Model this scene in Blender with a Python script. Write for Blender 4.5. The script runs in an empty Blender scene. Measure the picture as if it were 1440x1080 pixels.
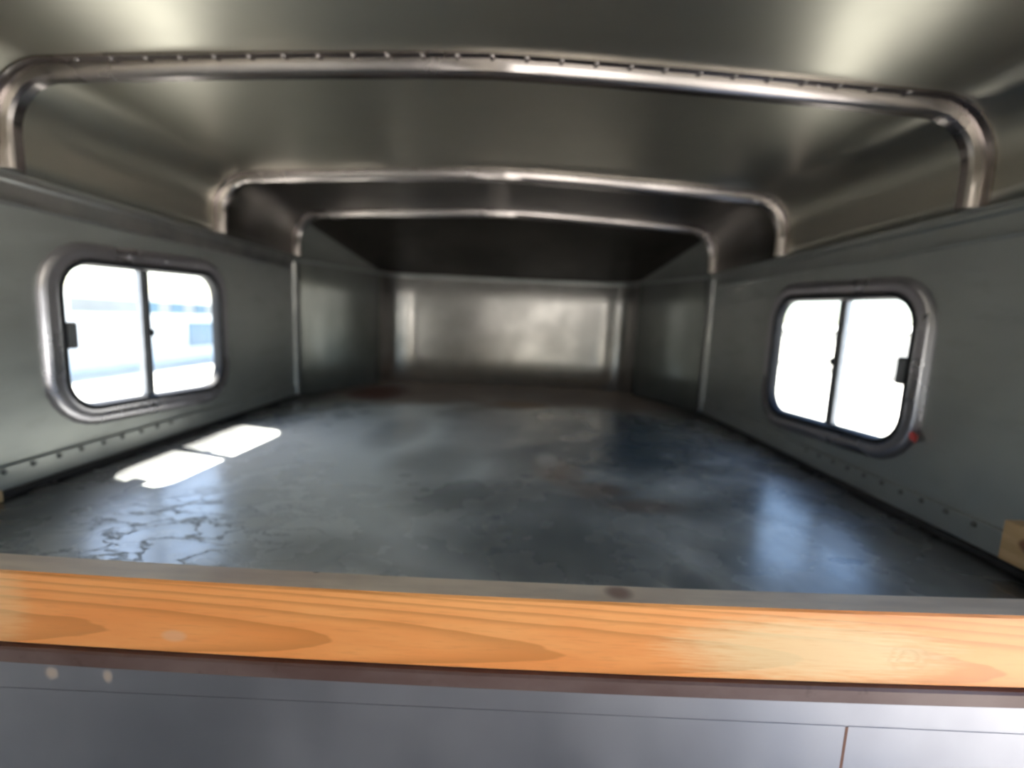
import bpy, bmesh, math, random
from mathutils import Vector, Matrix
random.seed(7)
S = bpy.context.scene
COL = S.collection

# ---------------------------------------------------------------- camera
cam_d = bpy.data.cameras.new('camera'); cam = bpy.data.objects.new('camera', cam_d); COL.objects.link(cam)
CX, CZ, YAW, PITCH, ROLL, F = 0.0625, 0.3512, -0.0045, 0.1322, 0.0424, 657.8
fw = Vector((math.sin(YAW)*math.cos(PITCH), math.cos(YAW)*math.cos(PITCH), -math.sin(PITCH)))
r0 = Vector((math.cos(YAW), -math.sin(YAW), 0))
u0 = r0.cross(fw)
cr, sr = math.cos(ROLL), math.sin(ROLL)
rv = r0*cr + u0*sr
uv = u0*cr - r0*sr
cam.matrix_world = Matrix(((rv.x, uv.x, -fw.x, CX), (rv.y, uv.y, -fw.y, 0), (rv.z, uv.z, -fw.z, CZ), (0, 0, 0, 1)))
cam_d.sensor_width = 36; cam_d.lens = F/1440*36; cam_d.clip_start = .01; cam_d.clip_end = 500
cam_d.dof.use_dof = True; cam_d.dof.focus_distance = .42; cam_d.dof.aperture_fstop = 2.3
S.camera = cam

# ---------------------------------------------------------------- world, sun, exposure
w = bpy.data.worlds.new('sky'); S.world = w; w.use_nodes = True
nt = w.node_tree; bg = nt.nodes['Background']
sky = nt.nodes.new('ShaderNodeTexSky'); sky.sky_type = 'NISHITA'; sky.sun_disc = False
SUN = Vector((.60, -.21, -1.0)).normalized()          # direction the light travels
sky.sun_elevation = math.asin(-SUN.z); sky.sun_rotation = math.atan2(-SUN.x, -SUN.y)
sky.air_density = 1.0; sky.dust_density = 1.2; sky.ozone_density = 1.0
nt.links.new(sky.outputs[0], bg.inputs[0]); bg.inputs[1].default_value = .22
sd = bpy.data.lights.new('sun', 'SUN'); sd.energy = 12; sd.angle = .009; sd.color = (1, .95, .86)
so = bpy.data.objects.new('sun', sd); COL.objects.link(so)
so.rotation_euler = SUN.to_track_quat('-Z', 'Y').to_euler()
S.view_settings.view_transform = 'Standard'; S.view_settings.look = 'None'
S.view_settings.gamma = 1; S.view_settings.use_curve_mapping = False
S.view_settings.exposure = 1.7

# ---------------------------------------------------------------- material helpers
class N:
    def __init__(s, name):
        s.m = bpy.data.materials.new(name); s.m.use_nodes = True; s.t = s.m.node_tree
        s.b = s.t.nodes['Principled BSDF']; s.out = s.t.nodes['Material Output']
        tc = s.t.nodes.new('ShaderNodeTexCoord'); s.co = tc.outputs['Object']
    def new(s, kind, **k):
        n = s.t.nodes.new(kind)
        for a, v in k.items(): setattr(n, a, v)
        return n
    def link(s, a, b): s.t.links.new(a, b)
    def set(s, k, v):
        if hasattr(v, 'is_linked'): s.link(v, s.b.inputs[k])
        else: s.b.inputs[k].default_value = v
    def mapping(s, scale=(1, 1, 1), loc=(0, 0, 0)):
        n = s.new('ShaderNodeMapping'); s.link(s.co, n.inputs[0])
        n.inputs['Scale'].default_value = scale; n.inputs['Location'].default_value = loc
        return n.outputs[0]
    def noise(s, scale, stretch=(1, 1, 1), detail=4, rough=.55, dist=0, loc=(0, 0, 0)):
        n = s.new('ShaderNodeTexNoise'); s.link(s.mapping(stretch, loc), n.inputs['Vector'])
        n.inputs['Scale'].default_value = scale; n.inputs['Detail'].default_value = detail
        n.inputs['Roughness'].default_value = rough; n.inputs['Distortion'].default_value = dist
        return n.outputs['Fac']
    def math(s, op, a, b=0., c=0.):
        n = s.new('ShaderNodeMath', operation=op)
        for i, v in enumerate((a, b, c)):
            if hasattr(v, 'is_linked'): s.link(v, n.inputs[i])
            else: n.inputs[i].default_value = v
        return n.outputs[0]
    def rng(s, v, a, b, c=0., d=1.):
        n = s.new('ShaderNodeMapRange'); n.interpolation_type = 'SMOOTHSTEP'
        s.link(v, n.inputs[0])
        for i, x in enumerate((a, b, c, d)): n.inputs[i+1].default_value = x
        return n.outputs[0]
    def mix(s, f, a, b, blend='MIX'):
        n = s.new('ShaderNodeMix', data_type='RGBA', blend_type=blend)
        for i, v in ((0, f), (6, a), (7, b)):
            if hasattr(v, 'is_linked'): s.link(v, n.inputs[i])
            else: n.inputs[i].default_value = v if i == 0 else (v[0], v[1], v[2], 1)
        return n.outputs[2]
    def ramp(s, f, stops):
        n = s.new('ShaderNodeValToRGB'); s.link(f, n.inputs[0]); e = n.color_ramp.elements
        while len(e) < len(stops): e.new(.5)
        for i, (p, c) in enumerate(stops): e[i].position = p; e[i].color = (c[0], c[1], c[2], 1)
        return n.outputs[0]
    def xyz(s):
        n = s.new('ShaderNodeSeparateXYZ'); s.link(s.co, n.inputs[0]); return n.outputs
    def blob(s, cx, cy, rx, ry, wob=None, ax=(0, 1), soft=(1.2, .3)):
        """soft patch with its own wobbly outline, centred at (cx, cy)"""
        o = s.xyz()
        a = s.math('DIVIDE', s.math('SUBTRACT', o[ax[0]], cx), rx)
        b = s.math('DIVIDE', s.math('SUBTRACT', o[ax[1]], cy), ry)
        d = s.math('ADD', s.math('MULTIPLY', a, a), s.math('MULTIPLY', b, b))
        if wob is not None: d = s.math('ADD', d, s.math('MULTIPLY', s.math('SUBTRACT', wob, .5), 1.6))
        return s.rng(d, soft[0], soft[1])
    def bump(s, h, strength=.2, dist=.002):
        n = s.new('ShaderNodeBump'); s.link(h, n.inputs['Height'])
        n.inputs['Strength'].default_value = strength; n.inputs['Distance'].default_value = dist
        s.link(n.outputs[0], s.b.inputs['Normal']); return n

def metal(name, c1, c2, rough, metallic=1., brush=None, bump=.15, mott=3., rvar=.08, dent=0.):
    k = N(name)
    n1 = k.noise(mott, detail=5)
    k.set('Base Color', k.mix(k.rng(n1, .35, .65), c1, c2))
    k.set('Metallic', metallic)
    if brush:
        nb = k.noise(1, brush, detail=3)
        k.set('Roughness', k.rng(nb, .3, .7, rough-rvar, rough+rvar))
        h = nb
    else:
        k.set('Roughness', k.rng(n1, .3, .7, rough-rvar, rough+rvar)); h = k.noise(60, detail=3)
    if dent:
        h = k.math('ADD', k.math('MULTIPLY', h, .15), k.math('MULTIPLY', k.noise(5, detail=1), dent))
    k.bump(h, bump, .003)
    return k.m

M = {}
M['roof'] = metal('brushed_aluminium_roof', (.50, .475, .405), (.44, .42, .36), .35, .95, None, .03, 2., .03, .6)
def brushed(m, axis, amount):
    t = m.node_tree; g = t.nodes.new('ShaderNodeTangent'); g.direction_type = 'RADIAL'; g.axis = axis
    b = t.nodes['Principled BSDF']; t.links.new(g.outputs[0], b.inputs['Tangent'])
    b.inputs['Anisotropic'].default_value = amount; b.inputs['Anisotropic Rotation'].default_value = .25
brushed(M['roof'], 'Y', .30)
M['roof_dark'] = metal('shaded_bay_roof', (.13, .12, .105), (.09, .085, .075), .32, .9, None, .03, 3., .03)  # last bay's dark reflections put into the base colour
M['cap'] = metal('shaded_nose_roof', (.030, .026, .022), (.018, .016, .014), .5, .3)  # shade under the nose roof put into the base colour
M['nose'] = metal('polished_aluminium_nose', (.74, .70, .68), (.60, .57, .55), .33, 1., None, .12, 5, .05, 2.)
brushed(M['nose'], 'Z', .9)
M['rib'] = metal('aluminium_rib', (.42, .375, .36), (.35, .31, .30), .25, 1., None, .02, 8, .03)
M['trim'] = metal('dull_aluminium_trim', (.42, .41, .40), (.32, .32, .32), .42, .9, None, .08, 9)
M['frame'] = metal('window_frame_aluminium', (.52, .50, .54), (.46, .44, .485), .32, .95, None, .02, 5)

# painted side walls, dull grey, faint dirt
k = N('grey_wall_skin')
n1 = k.noise(2.2, detail=6); n2 = k.noise(9, (1, 1, 3), detail=6, loc=(3, 1, 0))
c = k.mix(k.rng(n1, .3, .7), (.40, .41, .40), (.47, .485, .47))
c = k.mix(k.rng(n2, .55, .78, 0, .25), c, (.26, .24, .21))
k.set('Base Color', c); k.set('Metallic', .80); k.set('Roughness', k.rng(n2, .3, .7, .40, .5))
k.bump(k.math('ADD', k.noise(4, detail=2), k.math('MULTIPLY', k.noise(70), .08)), .12, .006)
M['wall'] = k.m

M['diag'] = metal('shaded_nose_side_skin', (.26, .265, .25), (.20, .205, .195), .42, .6, None, .08, 3)  # nose metal again, its darker side reflections put into the colour
# glossy grey painted platform with rust-brown stains and scratches
k = N('worn_glossy_grey_floor')
wob = k.noise(4, detail=3, rough=.5)
n1 = k.noise(2.6, (1, 1, 1), 4, .5, .3, (2, 5, 0)); n2 = k.noise(9, detail=5, rough=.5)
c = k.mix(k.rng(n1, .32, .68), (.16, .175, .18), (.56, .59, .59))
n5 = k.noise(5.5, (1, .7, 1), 4, .55, .5, (7, 2, 0))
c = k.mix(k.rng(n5, .42, .70, 0, .6), c, (.13, .145, .15))
c = k.mix(k.blob(.33, 1.45, .42, .45, wob), c, (.075, .105, .125))
c = k.mix(k.math('MULTIPLY', k.blob(-.36, 1.2, .36, .75, wob, soft=(1.6, .1)), .9), c, (.80, .83, .79))  # glow round the sun patch and window sheen painted into the floor colour
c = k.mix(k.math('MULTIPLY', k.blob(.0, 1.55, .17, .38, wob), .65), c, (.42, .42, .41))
c = k.mix(k.math('MULTIPLY', k.blob(.16, 1.12, .05, .12, wob), .7), c, (.20, .17, .15))
w2 = k.noise(12, detail=3)
for bx, by, ba, bb, bf in ((-.29, 1.42, .08, .20, .55), (-.13, 1.12, .10, .16, .6), (.0, .90, .16, .10, .7), (.12, .70, .18, .10, .75), (-.22, .66, .10, .06, .4)):
    c = k.mix(k.math('MULTIPLY', k.blob(bx, by, ba, bb, wob, soft=(1.9, -.2)), bf), c, (.12, .135, .135))
for bx, by, ba, bb in ((.60, 1.22, .05, .018), (.50, 1.27, .02, .012), (.16, 1.17, .03, .07)):
    c = k.mix(k.math('MULTIPLY', k.blob(bx, by, ba, bb, w2, soft=(1.7, .0)), .5), c, (.60, .62, .62))
for bx, by, ba, bb in ((.19, 1.08, .05, .10), (.25, .97, .07, .05), (.33, .89, .08, .04)):
    c = k.mix(k.math('MULTIPLY', k.blob(bx, by, ba, bb, w2, soft=(1.7, .0)), .6), c, (.17, .115, .085))
o = k.xyz()
edge = k.rng(k.math('ADD', o[1], k.math('MULTIPLY', wob, .5)), 2.02, 2.28)
c = k.mix(k.math('MULTIPLY', edge, .9), c, (.30, .215, .165))
c = k.mix(k.blob(-.56, 2.16, .14, .22, wob), c, (.14, .040, .025))
c = k.mix(k.blob(.10, 1.98, .13, .10, wob), c, (.30, .19, .11))
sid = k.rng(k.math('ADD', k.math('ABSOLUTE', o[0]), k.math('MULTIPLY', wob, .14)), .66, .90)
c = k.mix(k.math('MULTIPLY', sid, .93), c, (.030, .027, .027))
c = k.mix(k.rng(n2, .58, .80, 0, .25), c, (.06, .07, .075))
c = k.mix(k.math('MULTIPLY', k.blob(.60, .70, .035, .012, n2), .9), c, (.01, .01, .012))
cn = k.noise(13, (1, 1.6, 1), 5, .6, .3, (1, 7, 0))
crk = k.math('MULTIPLY', k.rng(k.math('ABSOLUTE', k.math('SUBTRACT', cn, .5)), .0, .035, 1, 0), k.blob(-.45, .70, .24, .20, wob))
k.set('Base Color', k.mix(k.math('MULTIPLY', crk, .65), c, (.05, .055, .06)))
haze = k.math('MULTIPLY', k.blob(-.15, 1.45, .40, .5, wob, soft=(1.6, .0)), .12)
k.set('Roughness', k.math('ADD', k.math('ADD', haze, k.rng(n2, .3, .75, .21, .34)), k.math('ADD', k.math('MULTIPLY', edge, .35), k.math('MULTIPLY', crk, .4))))
k.set('Specular IOR Level', 1.0)
k.bump(k.math('ADD', k.math('MULTIPLY', n2, .5), k.math('MULTIPLY', crk, -.8)), .10, .004)
M['floor'] = k.m

# plank face with long cathedral grain, a pale patch and a knot
k = N('orange_pine_face')
o = k.xyz(); nz = k.noise(3, (1, 1, 6), 4); nf = k.noise(30, (1, 4, 14), 4)
zz = k.math('ADD', o[2], .018)
par = k.math('MULTIPLY', k.math('MULTIPLY', zz, zz), 240.)
val = k.math('ADD', k.math('ADD', k.math('MULTIPLY', o[0], .9), par), k.math('MULTIPLY', nz, .22))
saw = k.math('FRACT', k.math('MULTIPLY', k.math('ADD', val, .02), 4.2))
line = k.math('MULTIPLY', k.rng(saw, .45, .97), k.rng(saw, 1.0, .96))
c = k.mix(k.rng(nz, .3, .7), (.87, .31, .09), (.94, .41, .14))
c = k.mix(k.math('MULTIPLY', line, .55), c, (.52, .18, .04))
c = k.mix(k.rng(nf, .5, .8, 0, .35), c, (.55, .22, .07))
pale = k.math('MAXIMUM', k.blob(.41, -.006, .16, .040, nf, (0, 2), (1.5, .0)), k.math('MULTIPLY', k.blob(-.53, .012, .045, .06, nf, (0, 2), (1.8, -.3)), .6))
c = k.mix(k.math('MULTIPLY', pale, .7), c, (.86, .66, .36))
def knot(cx, cz, rr):
    a = k.math('SUBTRACT', o[0], cx); b = k.math('MULTIPLY', k.math('SUBTRACT', o[2], cz), 1.3)
    d = k.math('SQRT', k.math('ADD', k.math('MULTIPLY', a, a), k.math('MULTIPLY', b, b)))
    d = k.math('ADD', d, k.math('MULTIPLY', nf, .02))
    return k.math('MULTIPLY', k.rng(k.math('FRACT', k.math('MULTIPLY', d, 90)), .3, .9), k.rng(d, rr*1.5, rr))
c = k.mix(k.math('MULTIPLY', knot(.524, -.008, .026), .3), c, (.50, .24, .08))
c = k.mix(k.math('MULTIPLY', k.blob(-.315, -.022, .016, .008, None, (0, 2)), .5), c, (.80, .47, .30))
k.set('Base Color', c); k.set('Roughness', .38); k.set('Specular IOR Level', .4)
k.bump(nf, .08, .001)
M['pine'] = k.m
k = N('weathered_pine_top')
nf = k.noise(14, (.5, 3, 6), 6); n3 = k.noise(5, (1, 1, 1), 3)
c = k.mix(k.rng(nf, .3, .75), (.86, .70, .55), (.66, .52, .41))
c = k.mix(k.rng(n3, .5, .75, 0, .5), c, (.45, .30, .25))
c = k.mix(k.math('MULTIPLY', k.blob(.195, .510, .016, .014, nf, (0, 1), (1.6, .0)), .7), c, (.16, .05, .04))
c = k.mix(k.blob(-.165, .532, .007, .010, nf, (0, 1)), c, (.04, .03, .025))
k.set('Base Color', c); k.set('Roughness', .55); k.bump(nf, .2, .001)
M['pine_top'] = k.m
k = N('yellow_pine_block')
nf = k.noise(12, (2, .6, 7), 5)
c = k.mix(k.rng(nf, .3, .7), (.68, .47, .26), (.54, .35, .18))
c = k.mix(k.math('MULTIPLY', k.blob(.652, .056, .016, .014, nf, (1, 2)), .9), c, (.20, .07, .035))
k.set('Base Color', c); k.set('Roughness', .5); k.bump(nf, .15, .001)
M['block'] = k.m
k = N('brown_primed_steel')
n1 = k.noise(9, (1, 1, 2), 6); n2 = k.noise(40, detail=4)
c = k.mix(k.rng(n1, .3, .7), (.115, .062, .055), (.17, .11, .10))
c = k.mix(k.rng(n2, .62, .8, 0, .6), c, (.05, .02, .015))
k.set('Base Color', c); k.set('Roughness', .5); k.set('Metallic', .2); k.bump(n2, .2, .001)
M['ledge'] = k.m
# bulkhead sheet
k = N('bulkhead_sheet_metal')
n1 = k.noise(3, detail=4); n2 = k.noise(6, (1, 1, .5), 5, loc=(4, 0, 1))
c = k.mix(k.rng(n1, .3, .7), (.30, .29, .325), (.38, .37, .405))
fl = k.math('MAXIMUM', k.blob(-.457, .877, .009, .009, n2, (0, 2), (1.6, -.2)), k.blob(-.392, .876, .006, .009, n2, (0, 2), (1.6, -.2)))
c = k.mix(fl, c, (.42, .32, .26))
k.set('Base Color', c); k.set('Metallic', k.math('SUBTRACT', .9, fl)); k.set('Roughness', k.rng(n2, .3, .7, .42, .55))
k.bump(k.math('ADD', n1, k.math('MULTIPLY', n2, .4)), .18, .008)
M['bulk'] = k.m

def plain(name, col, rough=.6, metallic=0., bump=.1, vary=.2, scale=20, **kw):
    k = N(name); n = k.noise(scale)
    k.set('Base Color', k.mix(k.rng(n, .3, .7), col, tuple(x*(1-vary) for x in col)))
    k.set('Roughness', rough); k.set('Metallic', metallic); k.bump(n, bump, .001)
    return k.m
M['rubber'] = plain('black_rubber', (.010, .011, .016), .55)
M['stile'] = plain('grey_stile_metal', (.30, .31, .34), .4, .8)
M['latch'] = plain('grey_black_latch', (.035, .035, .032), .5)
M['foot_strip'] = plain('dark_foot_strip', (.020, .017, .018), .6)
M['rivet'] = plain('dull_rivet', (.18, .18, .175), .5)
M['red'] = plain('faded_red_tape', (.55, .07, .07), .6)
M['rust'] = plain('rust_seam', (.20, .09, .06), .8)
M['backfloor'] = plain('trailer_rubber_mat', (.10, .10, .10), .7, scale=6)
M['gravel'] = plain('pale_gravel', (.60, .59, .54), .9, bump=.4, vary=.25, scale=1.5)
M['white'] = plain('white_siding', (.92, .92, .90), .7, scale=2, vary=.08)
M['band'] = plain('grey_eave', (.30, .32, .33), .7, scale=1)
M['blueglass'] = plain('blue_tinted_glass', (.10, .20, .30), .2, scale=1)
M['tan'] = plain('tan_shed_wall', (.50, .49, .45), .8, scale=1)
M['greydoor'] = plain('grey_shed_door', (.14, .14, .14), .7, scale=1)
M['fence'] = plain('dark_fence', (.06, .06, .06), .8, scale=2)
# window glass: thin clear sheet
k = N('clear_window_glass'); k.t.nodes.remove(k.b)
tr = k.new('ShaderNodeBsdfTransparent'); gl = k.new('ShaderNodeBsdfGlossy'); mx = k.new('ShaderNodeMixShader')
tr.inputs[0].default_value = (.95, .97, .97, 1); gl.inputs['Roughness'].default_value = .03
mx.inputs[0].default_value = .05; k.link(tr.outputs[0], mx.inputs[1]); k.link(gl.outputs[0], mx.inputs[2])
k.link(mx.outputs[0], k.out.inputs[0])
M['glass'] = k.m

# ---------------------------------------------------------------- object helpers
def obj(name, bm, mats, parent=None, smooth=False, bevel=0, loc=None):
    bmesh.ops.recalc_face_normals(bm, faces=bm.faces)
    me = bpy.data.meshes.new(name); bm.to_mesh(me); bm.free()
    for m in (mats if isinstance(mats, (list, tuple)) else [mats]): me.materials.append(m)
    if smooth:
        for p in me.polygons: p.use_smooth = True
        me.set_sharp_from_angle(angle=math.radians(38))
    o = bpy.data.objects.new(name, me); COL.objects.link(o)
    if parent is not None: o.parent = parent
    if loc: o.location = loc
    if bevel:
        b = o.modifiers.new('bevel', 'BEVEL'); b.width = bevel; b.segments = 2; b.limit_method = 'ANGLE'
    return o
def struct(o): o['kind'] = 'structure'; return o
def empty(name, loc=(0, 0, 0)):
    o = bpy.data.objects.new(name, None); COL.objects.link(o); o.location = loc; o.empty_display_size = .05; return o
def tag(o, label, cat, group=None):
    o['label'] = label; o['category'] = cat
    if group: o['group'] = group
    return o
def box(bm, x0, x1, y0, y1, z0, z1):
    v = [bm.verts.new((x, y, z)) for x in (x0, x1) for y in (y0, y1) for z in (z0, z1)]
    for f in ((0, 1, 3, 2), (4, 6, 7, 5), (0, 4, 5, 1), (2, 3, 7, 6), (0, 2, 6, 4), (1, 5, 7, 3)):
        bm.faces.new([v[i] for i in f])
    return v
def B(*a):
    bm = bmesh.new(); box(bm, *a); return bm
def loft(bm, rings, closed_ring=True, cap=False):
    vs = [[bm.verts.new(p) for p in r] for r in rings]
    n = len(rings[0])
    for a, b in zip(vs, vs[1:]):
        for i in range(n if closed_ring else n-1):
            j = (i+1) % n
            bm.faces.new((a[i], a[j], b[j], b[i]))
    if cap: bm.faces.new(vs[0]); bm.faces.new(vs[-1])
    return vs
def solidify(o, t, off=-1):
    s = o.modifiers.new('thickness', 'SOLIDIFY'); s.thickness = t; s.offset = off
def dome(bm, c, n, r, h):
    """rivet head: low dome at c along n"""
    n = Vector(n).normalized(); a = n.orthogonal().normalized(); b = n.cross(a)
    rings = []
    for rr, hh in ((1, 0), (.86, .55), (.5, .9)):
        rings.append([Vector(c)+n*h*hh+(a*math.cos(t*math.pi/4)+b*math.sin(t*math.pi/4))*r*rr for t in range(8)])
    v = loft(bm, rings); bm.faces.new(v[-1])

# ---------------------------------------------------------------- trailer shell
HW, HS, Y3, YR, ZF = .863, .583, 1.99, -2.4, -.95
YB = .490                                     # front face of the board
def crown(x): return .755 + .040*(1-(abs(x)/HW)**1.3)
def profile(n_arc=8, r=.115):
    """half-round roof section from left seam, up, over, and down to the right seam"""
    pts = [(-HW, HS), (-HW, .61)]
    zc = crown(HW-r)
    for i in range(n_arc+1):
        a = math.pi - i/n_arc*math.pi/2
        pts.append((-HW+r+r*math.cos(a), zc-r+r*math.sin(a)))
    for i in range(1, 8):
        x = -HW+r+(HW-r)*i/8; pts.append((x, crown(x)))
    return pts + [(0, crown(0))] + [(-x, z) for x, z in reversed(pts)]
PROF = profile()
bm = bmesh.new()
ys = [YR, -1.2, -.2, .4, .9, 1.47, Y3]
loft(bm, [[(x, y, z) for x, z in PROF] for y in ys], False)
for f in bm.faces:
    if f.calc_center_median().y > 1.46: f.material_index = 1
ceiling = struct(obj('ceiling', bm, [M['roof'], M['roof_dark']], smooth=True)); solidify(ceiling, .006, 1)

# nose: plan path of the tapered wall
def nose_path():
    L = [(-HW, Y3)]
    # left bend around (-.60, 2.53), right bend mirrored
    def bend(cx, sgn):
        P0 = Vector((sgn*HW, Y3)); P1 = Vector((cx, 2.575)); P2 = Vector((0, 2.575))
        a = P1+(P0-P1).normalized()*.13; b = P1+(P2-P1).normalized()*.13
        return [tuple(a*(1-t)**2+P1*2*t*(1-t)+b*t*t) for t in [i/8 for i in range(9)]]
    return L + bend(-.60, -1) + [(-.2, 2.58), (0, 2.578), (.2, 2.58)] + list(reversed(bend(.64, 1))) + [(HW, Y3)]
NP = nose_path()
bm = bmesh.new()
loft(bm, [[(x, y, z) for x, y in NP] for z in (-.02, .15, .3, .45, HS)], False)
bm.faces.ensure_lookup_table()
for f in bm.faces:
    if abs(f.calc_center_median().x) > .70: f.material_index = 1
nose = struct(obj('wall_front', bm, [M['nose'], M['diag']], smooth=True)); solidify(nose, .004, 1)
# roof cap that falls from the last rib to the top of the nose wall
bm = bmesh.new()
n = len(PROF); half = n//2
bl, br = NP[1], NP[-2]
tgt = []
for i, (x, z) in enumerate(PROF):
    if i < 8: tgt.append((bl[0], bl[1]))
    elif i > n-9: tgt.append((br[0], br[1]))
    else:
        tgt.append(NP[1+i-8])
top = [bm.verts.new((x, Y3, z)) for x, z in PROF]
mid = [bm.verts.new(((x+a)/2, (Y3+b)/2+.0, (z+HS)/2+.012*(1 if 8 <= i <= n-9 else 0))) for i, ((x, z), (a, b)) in enumerate(zip(PROF, tgt))]
low = [bm.verts.new((a, b, HS)) for a, b in tgt]
for i in range(n-1):
    for A_, B_ in ((top, mid), (mid, low)):
        f = bm.faces.new((A_[i], A_[i+1], B_[i+1], B_[i]))
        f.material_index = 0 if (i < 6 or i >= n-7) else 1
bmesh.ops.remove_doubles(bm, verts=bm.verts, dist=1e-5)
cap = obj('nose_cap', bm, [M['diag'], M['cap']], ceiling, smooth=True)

# side walls with rounded window openings
def rr(y0, y1, z0, z1, r, n=6):
    pts = []
    for cy, cz, a0 in ((y1-r, z1-r, 0), (y0+r, z1-r, 90), (y0+r, z0+r, 180), (y1-r, z0+r, 270)):
        for i in range(n+1):
            a = math.radians(a0+90*i/n); pts.append((cy+r*math.cos(a), cz+r*math.sin(a)))
    return pts
ZM = .283
def flare(p):
    y, z = p; return (y, ZM+(z-ZM)*(1+.050*(y-1.2)/.25))
WY0, WY1, WZ0, WZ1, WR = .944, 1.452, .120, .446, .070
def ring(e, r=None):
    return [flare(p) for p in rr(WY0-e, WY1+e, WZ0-e, WZ1+e, max(.01, (WR if r is None else r)+e))]

def side_wall(sgn, name, door=False):
    bm = bmesh.new()
    def fill(outer, hole=None):
        es = []
        for lp in [outer]+([hole] if hole else []):
            vs = [bm.verts.new((sgn*HW, y, z)) for y, z in lp]
            es += [bm.edges.new((vs[i], vs[(i+1) % len(vs)])) for i in range(len(vs))]
        bmesh.ops.triangle_fill(bm, use_beauty=True, edges=es)
    fill([(.53, -.05), (Y3, -.05), (Y3, HS), (.53, HS)], ring(.004))
    if not door:
        fill([(YR, ZF), (.53, ZF), (.53, HS), (YR, HS)])
    else:
        fill([(.40, ZF), (.53, ZF), (.53, HS), (.40, HS)])
        fill([(-.55, .53), (.40, .53), (.40, HS), (-.55, HS)])
        fill([(YR, ZF), (-.55, ZF), (-.55, HS), (YR, HS)])
    o = struct(obj(name, bm, M['wall']))
    return o
wl = side_wall(-1, 'wall_left'); wr = side_wall(1, 'wall_right', True)

# rivets along the foot of each side wall, and the vertical corner posts
for sgn, o in ((-1, wl), (1, wr)):
    y = .66; i = 0
    proto = None
    while y < 1.27:
        if proto is None:
            bm = bmesh.new(); dome(bm, (0, 0, 0), (-sgn, 0, 0), .0055, .005)
            proto = obj('rivet', bm, M['rivet'], o, smooth=True); rv_ = proto
        else:
            rv_ = proto.copy(); COL.objects.link(rv_)
        rv_.location = (sgn*(HW-.0105), y, .0445+random.uniform(-.001, .001))
        y += .052+random.uniform(-.004, .004); i += 1
    # kick angle along the floor
    bm = bmesh.new(); box(bm, sgn*(HW-.010) if sgn > 0 else -HW, HW if sgn > 0 else -HW+.010, .53, 1.94, .0, .052)
    obj('kick_angle', bm, M['wall'], o, bevel=.002)
    # dark strip along the wall foot
    bm = bmesh.new(); box(bm, *((HW-.028, HW-.010) if sgn > 0 else (-HW+.010, -HW+.028)), .53, 1.94, .0, .010)
    struct(obj('baseboard_right' if sgn > 0 else 'baseboard_left', bm, M['foot_strip'], bevel=.003))
    # corner post
    bm = bmesh.new()
    rg = []
    for z in (.0, .555):
        rg.append([(sgn*(HW-.002-.015*math.sin(a)), 1.965+.022*math.cos(a)*1.0, z) for a in [math.pi*i/8 for i in range(9)]])
    loft(bm, rg, False)
    struct(obj('trim_3' if sgn < 0 else 'trim_4', bm, M['trim'], smooth=True))
    # seam rail along the top of the wall
    bm = bmesh.new()
    sec = [(0, .522), (.003, .520), (.006, .527), (.003, .533), (.003, .560), (.008, .566), (.008, .574), (.002, .577), (0, .577)]
    loft(bm, [[(sgn*(HW-a), y, z) for a, z in sec] for y in (.53, 1.1, 1.94)], False)
    struct(obj('trim_1' if sgn < 0 else 'trim_2', bm, M['trim' if sgn < 0 else 'wall'], smooth=True))
# seam bead along nose wall top
bm = bmesh.new()
def offs(path, d):
    out = []
    for i, p in enumerate(path):
        a = Vector(path[max(0, i-1)]); b = Vector(path[min(len(path)-1, i+1)])
        t = (b-a).normalized(); nrm = Vector((t.y, -t.x)); q = Vector(p)+nrm*d; out.append((q.x, q.y))
    return out
rings = []
for d, z in ((.001, HS-.004), (.006, HS-.008), (.006, HS-.016), (.001, HS-.02)):
    rings.append([(x, y, z) for x, y in offs(NP, d)])
loft(bm, rings, False)
struct(obj('trim_5', bm, M['wall'], smooth=True))

# unseen rear wall; header and half-closed doorway added to shape the light
bm = bmesh.new()
box(bm, -HW, HW, YR-.03, YR, .40, .80); box(bm, -HW, -.74, YR-.03, YR, ZF, .40); box(bm, .74, HW, YR-.03, YR, ZF, .40)
struct(obj('wall_rear', bm, M['wall']))
bm = bmesh.new(); box(bm, -.74, -.22, YR-.03, YR, ZF, .40)
struct(obj('added_door_leaf', bm, M['wall'], bevel=.004))  # closed leaf added out of view to keep light off the left side
# platform floor
bm = bmesh.new()
outl = [(-HW, .50)] + [(x, y) for x, y in NP] + [(HW, .50)]
for z in (0, -.02):
    bm.faces.new([bm.verts.new((x, y, z)) for x, y in outl])
bmesh.ops.triangulate(bm, faces=bm.faces[:])
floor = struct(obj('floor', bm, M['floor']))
# trailer floor behind, below the platform
struct(obj('floor', B(-HW, HW, YR, .6, ZF-.03, ZF), M['backfloor']))

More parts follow.
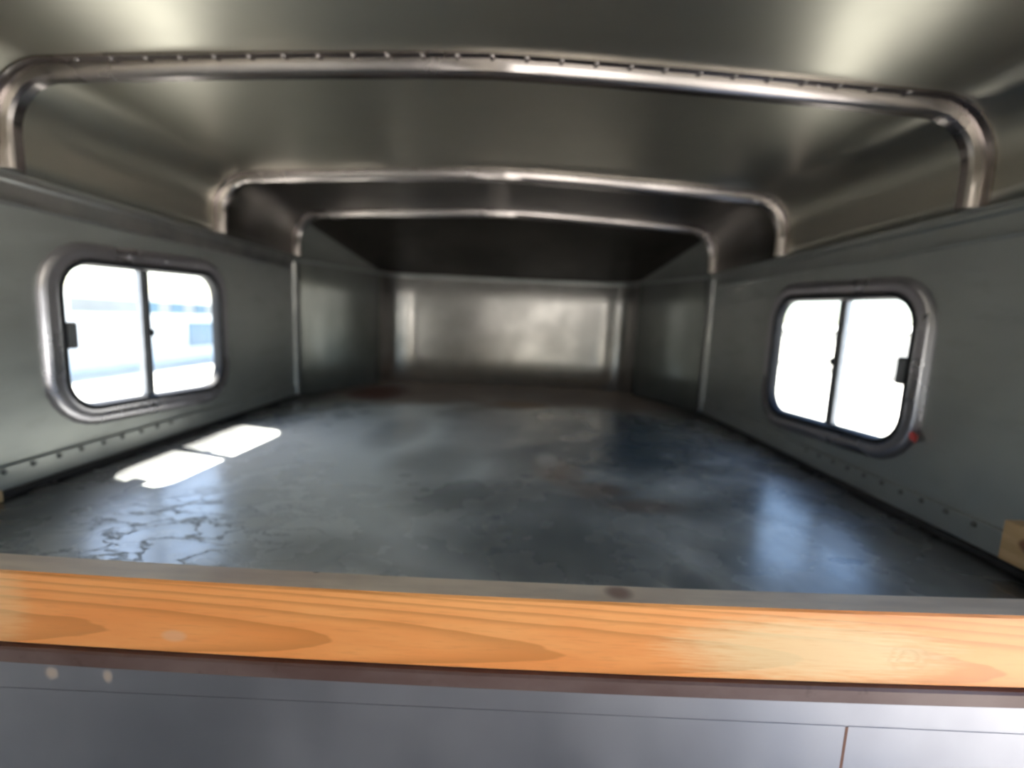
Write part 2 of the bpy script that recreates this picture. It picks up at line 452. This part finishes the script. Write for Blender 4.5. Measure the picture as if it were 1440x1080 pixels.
# ---------------------------------------------------------------- roof ribs (hat-section bows)
def rib(y, sc, label, rivets):
    e = empty('roof_rib', (0, y, HS))
    tag(e, label, 'rib', 'hat-section ribs across the roof')
    path = [Vector(p) for p in PROF]
    hat = [(-.030, .000), (-.030, .004), (-.0165, .0045), (-.0135, .022), (-.008, .027), (.008, .027),
           (.0135, .022), (.0165, .0045), (.030, .004), (.030, .000)]
    rings = []
    nrms = []
    for i, p in enumerate(path):
        a = path[max(0, i-1)]; b = path[min(len(path)-1, i+1)]
        t = (b-a).normalized(); nrms.append(Vector((t.y, -t.x)))
    for p, nr in zip(path, nrms):
        rings.append([((p+nr*(d*sc)).x, a*sc, (p+nr*(d*sc)).y-HS) for a, d in hat])
    bm = bmesh.new(); loft(bm, rings, True, True)
    obj('channel', bm, M['rib'], e, smooth=True)
    proto = None
    if rivets:
        xs = [-.70+i*.0585 for i in range(25)]
        for x in xs:
            if proto is None:
                bm = bmesh.new(); dome(bm, (0, 0, 0), (0, 0, -1), .0048, .0035)
                proto = r = obj('rivet', bm, M['rib'], e, smooth=True)
            else:
                r = proto.copy(); COL.objects.link(r)
            r.location = (x, -.0235*sc, crown(x)-HS-.0045)
    return e
rib(.872, 1.0, 'nearest metal roof rib, largest arch, a row of rivets along its front flange', True)
rib(1.475, 1.0, 'middle one of the three metal roof ribs, just past the side windows', True)
rib(1.975, .95, 'farthest and smallest looking metal roof rib, at the start of the tapered nose', False)

# ---------------------------------------------------------------- windows
def window(sgn, name):
    W = empty(name, (sgn*HW, 1.2, ZM)); struct(W)
    def P(y, z, d):                       # d = distance inward from the wall skin
        return (-sgn*d, y-1.2, z-ZM)
    def rings(spec): return [[P(y, z, d) for y, z in ring(e)] for e, d in spec]
    bm = bmesh.new()
    loft(bm, rings([(.041, .000), (.041, .004), (.036, .010), (.026, .013), (.017, .011), (.012, .010), (.006, .012), (.002, .010), (.0, .004), (.0, -.012), (.02, -.012), (.02, -.016)]))
    obj('window_frame', bm, M['frame'], W, smooth=True)
    bm = bmesh.new()
    loft(bm, rings([(.0085, .0105), (.005, .0135), (-.004, .0125), (-.009, .005), (-.009, -.012), (.0, -.012)]))
    obj('gasket', bm, M['rubber'], W, smooth=True)
    inner = [p for p in ring(-.006)]
    # panes
    SY = 1.172                            # centre of the meeting stile
    for near in (True, False):
        pts = [p for p in inner if (p[0] < SY) == near]
        zt, zb = flare((SY, WZ1-.006))[1], flare((SY, WZ0+.006))[1]
        yy = SY-.002 if near else SY+.002
        if near: loop = [(yy, zt)] + [p for p in pts] + [(yy, zb)]
        else:
            hi = [p for p in pts if p[1] > ZM]; lo = [p for p in pts if p[1] <= ZM]
            loop = lo + hi + [(yy, zt), (yy, zb)]
        d = -.004 if near else -.014
        bm = bmesh.new()
        bm.faces.new([bm.verts.new(P(y, z, d)) for y, z in loop])
        obj('glass_pane', bm, M['glass'], W)
    zt, zb = flare((SY, WZ1-.004))[1], flare((SY, WZ0+.004))[1]
    def bar(nm, y0, y1, d0, d1, z0, z1, mat, par=W, bev=.0015):
        a = P(y0, z0, d0); b = P(y1, z1, d1)
        bm = bmesh.new(); box(bm, min(a[0], b[0]), max(a[0], b[0]), a[1], b[1], a[2], b[2])
        return obj(nm, bm, mat, par, bevel=bev)
    st = bar('meeting_stile', SY-.017, SY+.001, -.010, .004, zb, zt, M['stile'])
    bar('stile_seal', SY+.001, SY+.011, -.016, .003, zb, zt, M['rubber'])
    bar('stile_catch', SY+.008, SY+.018, -.008, .006, ZM-.006, ZM+.012, M['rubber'])
    la = bar('latch', WY0+.004, WY0+.032, -.004, .009, ZM-.026, ZM+.030, M['latch'], bev=.003)
    for i in range(4):
        bar('grip_ridge', WY0+.008+i*.006, WY0+.0105+i*.006, .008, .0115, ZM-.021, ZM+.025, M['stile'], la, .0004)
    # frame screws
    first = None
    spots = [(1.117, WZ1+.021), (1.235, WZ1+.021), (1.352, WZ1+.021), (1.02, WZ0-.021), (1.20, WZ0-.021), (1.38, WZ0-.021)]
    for y, z in spots:
        y, z = flare((y, z))
        if first is None:
            bm = bmesh.new(); dome(bm, (0, 0, 0), (-sgn, 0, 0), .005, .004)
            first = r = obj('screw', bm, M['frame'], W, smooth=True)
        else:
            r = first.copy(); COL.objects.link(r)
        r.location = P(y, z, .0115)
    return W
w1 = window(-1, 'window_1'); w2 = window(1, 'window_2')
# torn scrap of red tape on the near lower corner of the right frame
bm = bmesh.new()
sc = [(.0, .0), (.014, .004), (.017, .017), (.008, .021), (-.002, .013)]
loft(bm, [[(d, y, z) for y, z in sc] for d in (-.0015, .0015)], True, True)
tape = obj('tape_scrap', bm, M['red'], loc=(HW-.013, .898, .150))
tag(tape, 'small red scrap stuck on the lower near corner of the right window frame', 'tape')

# ---------------------------------------------------------------- front board, blocks, ledge, bulkhead
def sag(x): return -.004+.0075*min(1.6, (x-.07)**2/.36) * .9
def beam(x0, x1, y0, y1, z0, z1, topmat=1, n=24, jit=0.):
    bm = bmesh.new(); rg = []
    for i in range(n+1):
        x = x0+(x1-x0)*i/n; s = sag(x); c = .0025
        j = random.uniform(-jit, jit)
        rg.append([(x, y0, z0+s+c), (x, y0+c, z0+s), (x, y1-c, z0+s), (x, y1, z0+s+c),
                   (x, y1, z1+s-c), (x, y1-c, z1+s+j), (x, y0+c, z1+s+j), (x, y0, z1+s-c)])
    loft(bm, rg, True, True)
    bm.normal_update()
    bmesh.ops.recalc_face_normals(bm, faces=bm.faces)
    for f in bm.faces:
        f.material_index = topmat if f.normal.z > .8 else 0
    return bm
BZ = .0463
bm = beam(-HW+.002, HW-.002, YB, YB+.038, BZ-.0893, BZ)
tag(obj('wooden_board', bm, [M['pine'], M['pine_top']], smooth=False),
    'long orange pine board across the front edge of the grey platform', 'board')
bm = beam(-HW+.002, HW-.002, YB-.006, YB+.05, BZ-.0893-.021, BZ-.0893-.0008, 0, jit=.0004)
ledge = struct(obj('trim_6', bm, M['ledge']))
def block(sgn, y1, z0, z1, label):
    bm = bmesh.new()
    x0, x1 = (HW-.040, HW-.0105) if sgn > 0 else (-HW+.0105, -HW+.040)
    box(bm, x0, x1, YB+.040, y1, z0, z1)
    o = obj('wood_block', bm, M['block'], bevel=.002)
    return tag(o, label, 'wood block', 'cleats on the side walls')
block(1, .692, .020, .083, 'short pale pine block with a dark knot, fixed to the right wall')
block(-1, .778, .001, .022, 'low pine strip on the left wall, just at the left edge of view')

bulk = empty('wall_bulkhead', (0, YB, ZF)); struct(bulk)
zt = BZ-.0893-.021
def sheet(nm, x0, x1, z0, z1, y, mat=M['bulk'], t=.003):
    bm = bmesh.new(); nx, nz = 12, 6; rg = []
    vs = [[bm.verts.new((x0+(x1-x0)*i/nx, y-YB, z0+(z1-z0)*j/nz-ZF+(sag(x0+(x1-x0)*i/nx) if j == nz and nm == 'top_flange' else 0))) for i in range(nx+1)] for j in range(nz+1)]
    for j in range(nz):
        for i in range(nx): bm.faces.new((vs[j][i], vs[j][i+1], vs[j+1][i+1], vs[j+1][i]))
    o = obj(nm, bm, mat, bulk); solidify(o, t, 0); return o
sheet('top_flange', -HW+.002, HW-.002, zt-.040, zt+.003, YB-.002)
sheet('metal_panel', -HW+.002, .4605, ZF, zt-.030, YB-.0028)
sheet('metal_panel', .4635, HW-.002, ZF, zt-.030, YB-.0028)
sheet('rusty_joint', .4605, .4640, ZF, zt-.031, YB-.0034, M['rust'], .002)

# ---------------------------------------------------------------- outside
GZ = -1.4
bm = bmesh.new()
bm.faces.new([bm.verts.new(p) for p in ((-60, -40, GZ), (60, -40, GZ), (60, 80, GZ), (-60, 80, GZ))])
g = obj('ground', bm, M['gravel']); struct(g)
bd = empty('white_building', (-11, 14, GZ))
tag(bd, 'long white building seen through the left window, grey band and blue windows', 'building')
def part(nm, x0, x1, y0, y1, z0, z1, mat, par, org):
    return obj(nm, B(x0-org[0], x1-org[0], y0-org[1], y1-org[1], z0-org[2], z1-org[2]), mat, par)
O_ = (-11, 14, GZ)
part('wall', -15, -11, 5, 26, GZ, .66, M['white'], bd, O_)
part('roof', -15.2, -10.8, 4.8, 26.2, .66, .74, M['white'], bd, O_)
part('grey_band', -11.06, -10.98, 11.6, 17.6, .12, .52, M['band'], bd, O_)
for y0 in (13.9, 15.0, 16.1):
    part('band_window', -11.1, -10.95, y0, y0+.55, .16, .48, M['blueglass'], bd, O_)
wn = part('window', -11.08, -10.95, 15.75, 17.5, -.95, -.12, M['blueglass'], bd, O_)
part('door', -11.06, -10.96, 9.2, 10.2, GZ, .0, M['tan'], bd, O_)
sh = empty('pale_shed', (15, 18, GZ)); O2 = (15, 18, GZ)
tag(sh, 'pale low shed seen through the right window, faint in the glare', 'shed')
part('wall', 15, 19, 12, 30, GZ, .62, M['tan'], sh, O2)
part('roof', 14.7, 19.3, 11.7, 30.3, .62, .78, M['white'], sh, O2)
part('door', 14.93, 15.03, 17.0, 18.8, GZ, .1, M['greydoor'], sh, O2)
part('door', 14.93, 15.03, 22.5, 24.3, GZ, .1, M['greydoor'], sh, O2)
part('eave', 14.88, 15.0, 12, 30, .50, .62, M['fence'], sh, O2)
part('footing', 14.9, 15.02, 12, 30, GZ, GZ+.18, M['fence'], sh, O2)
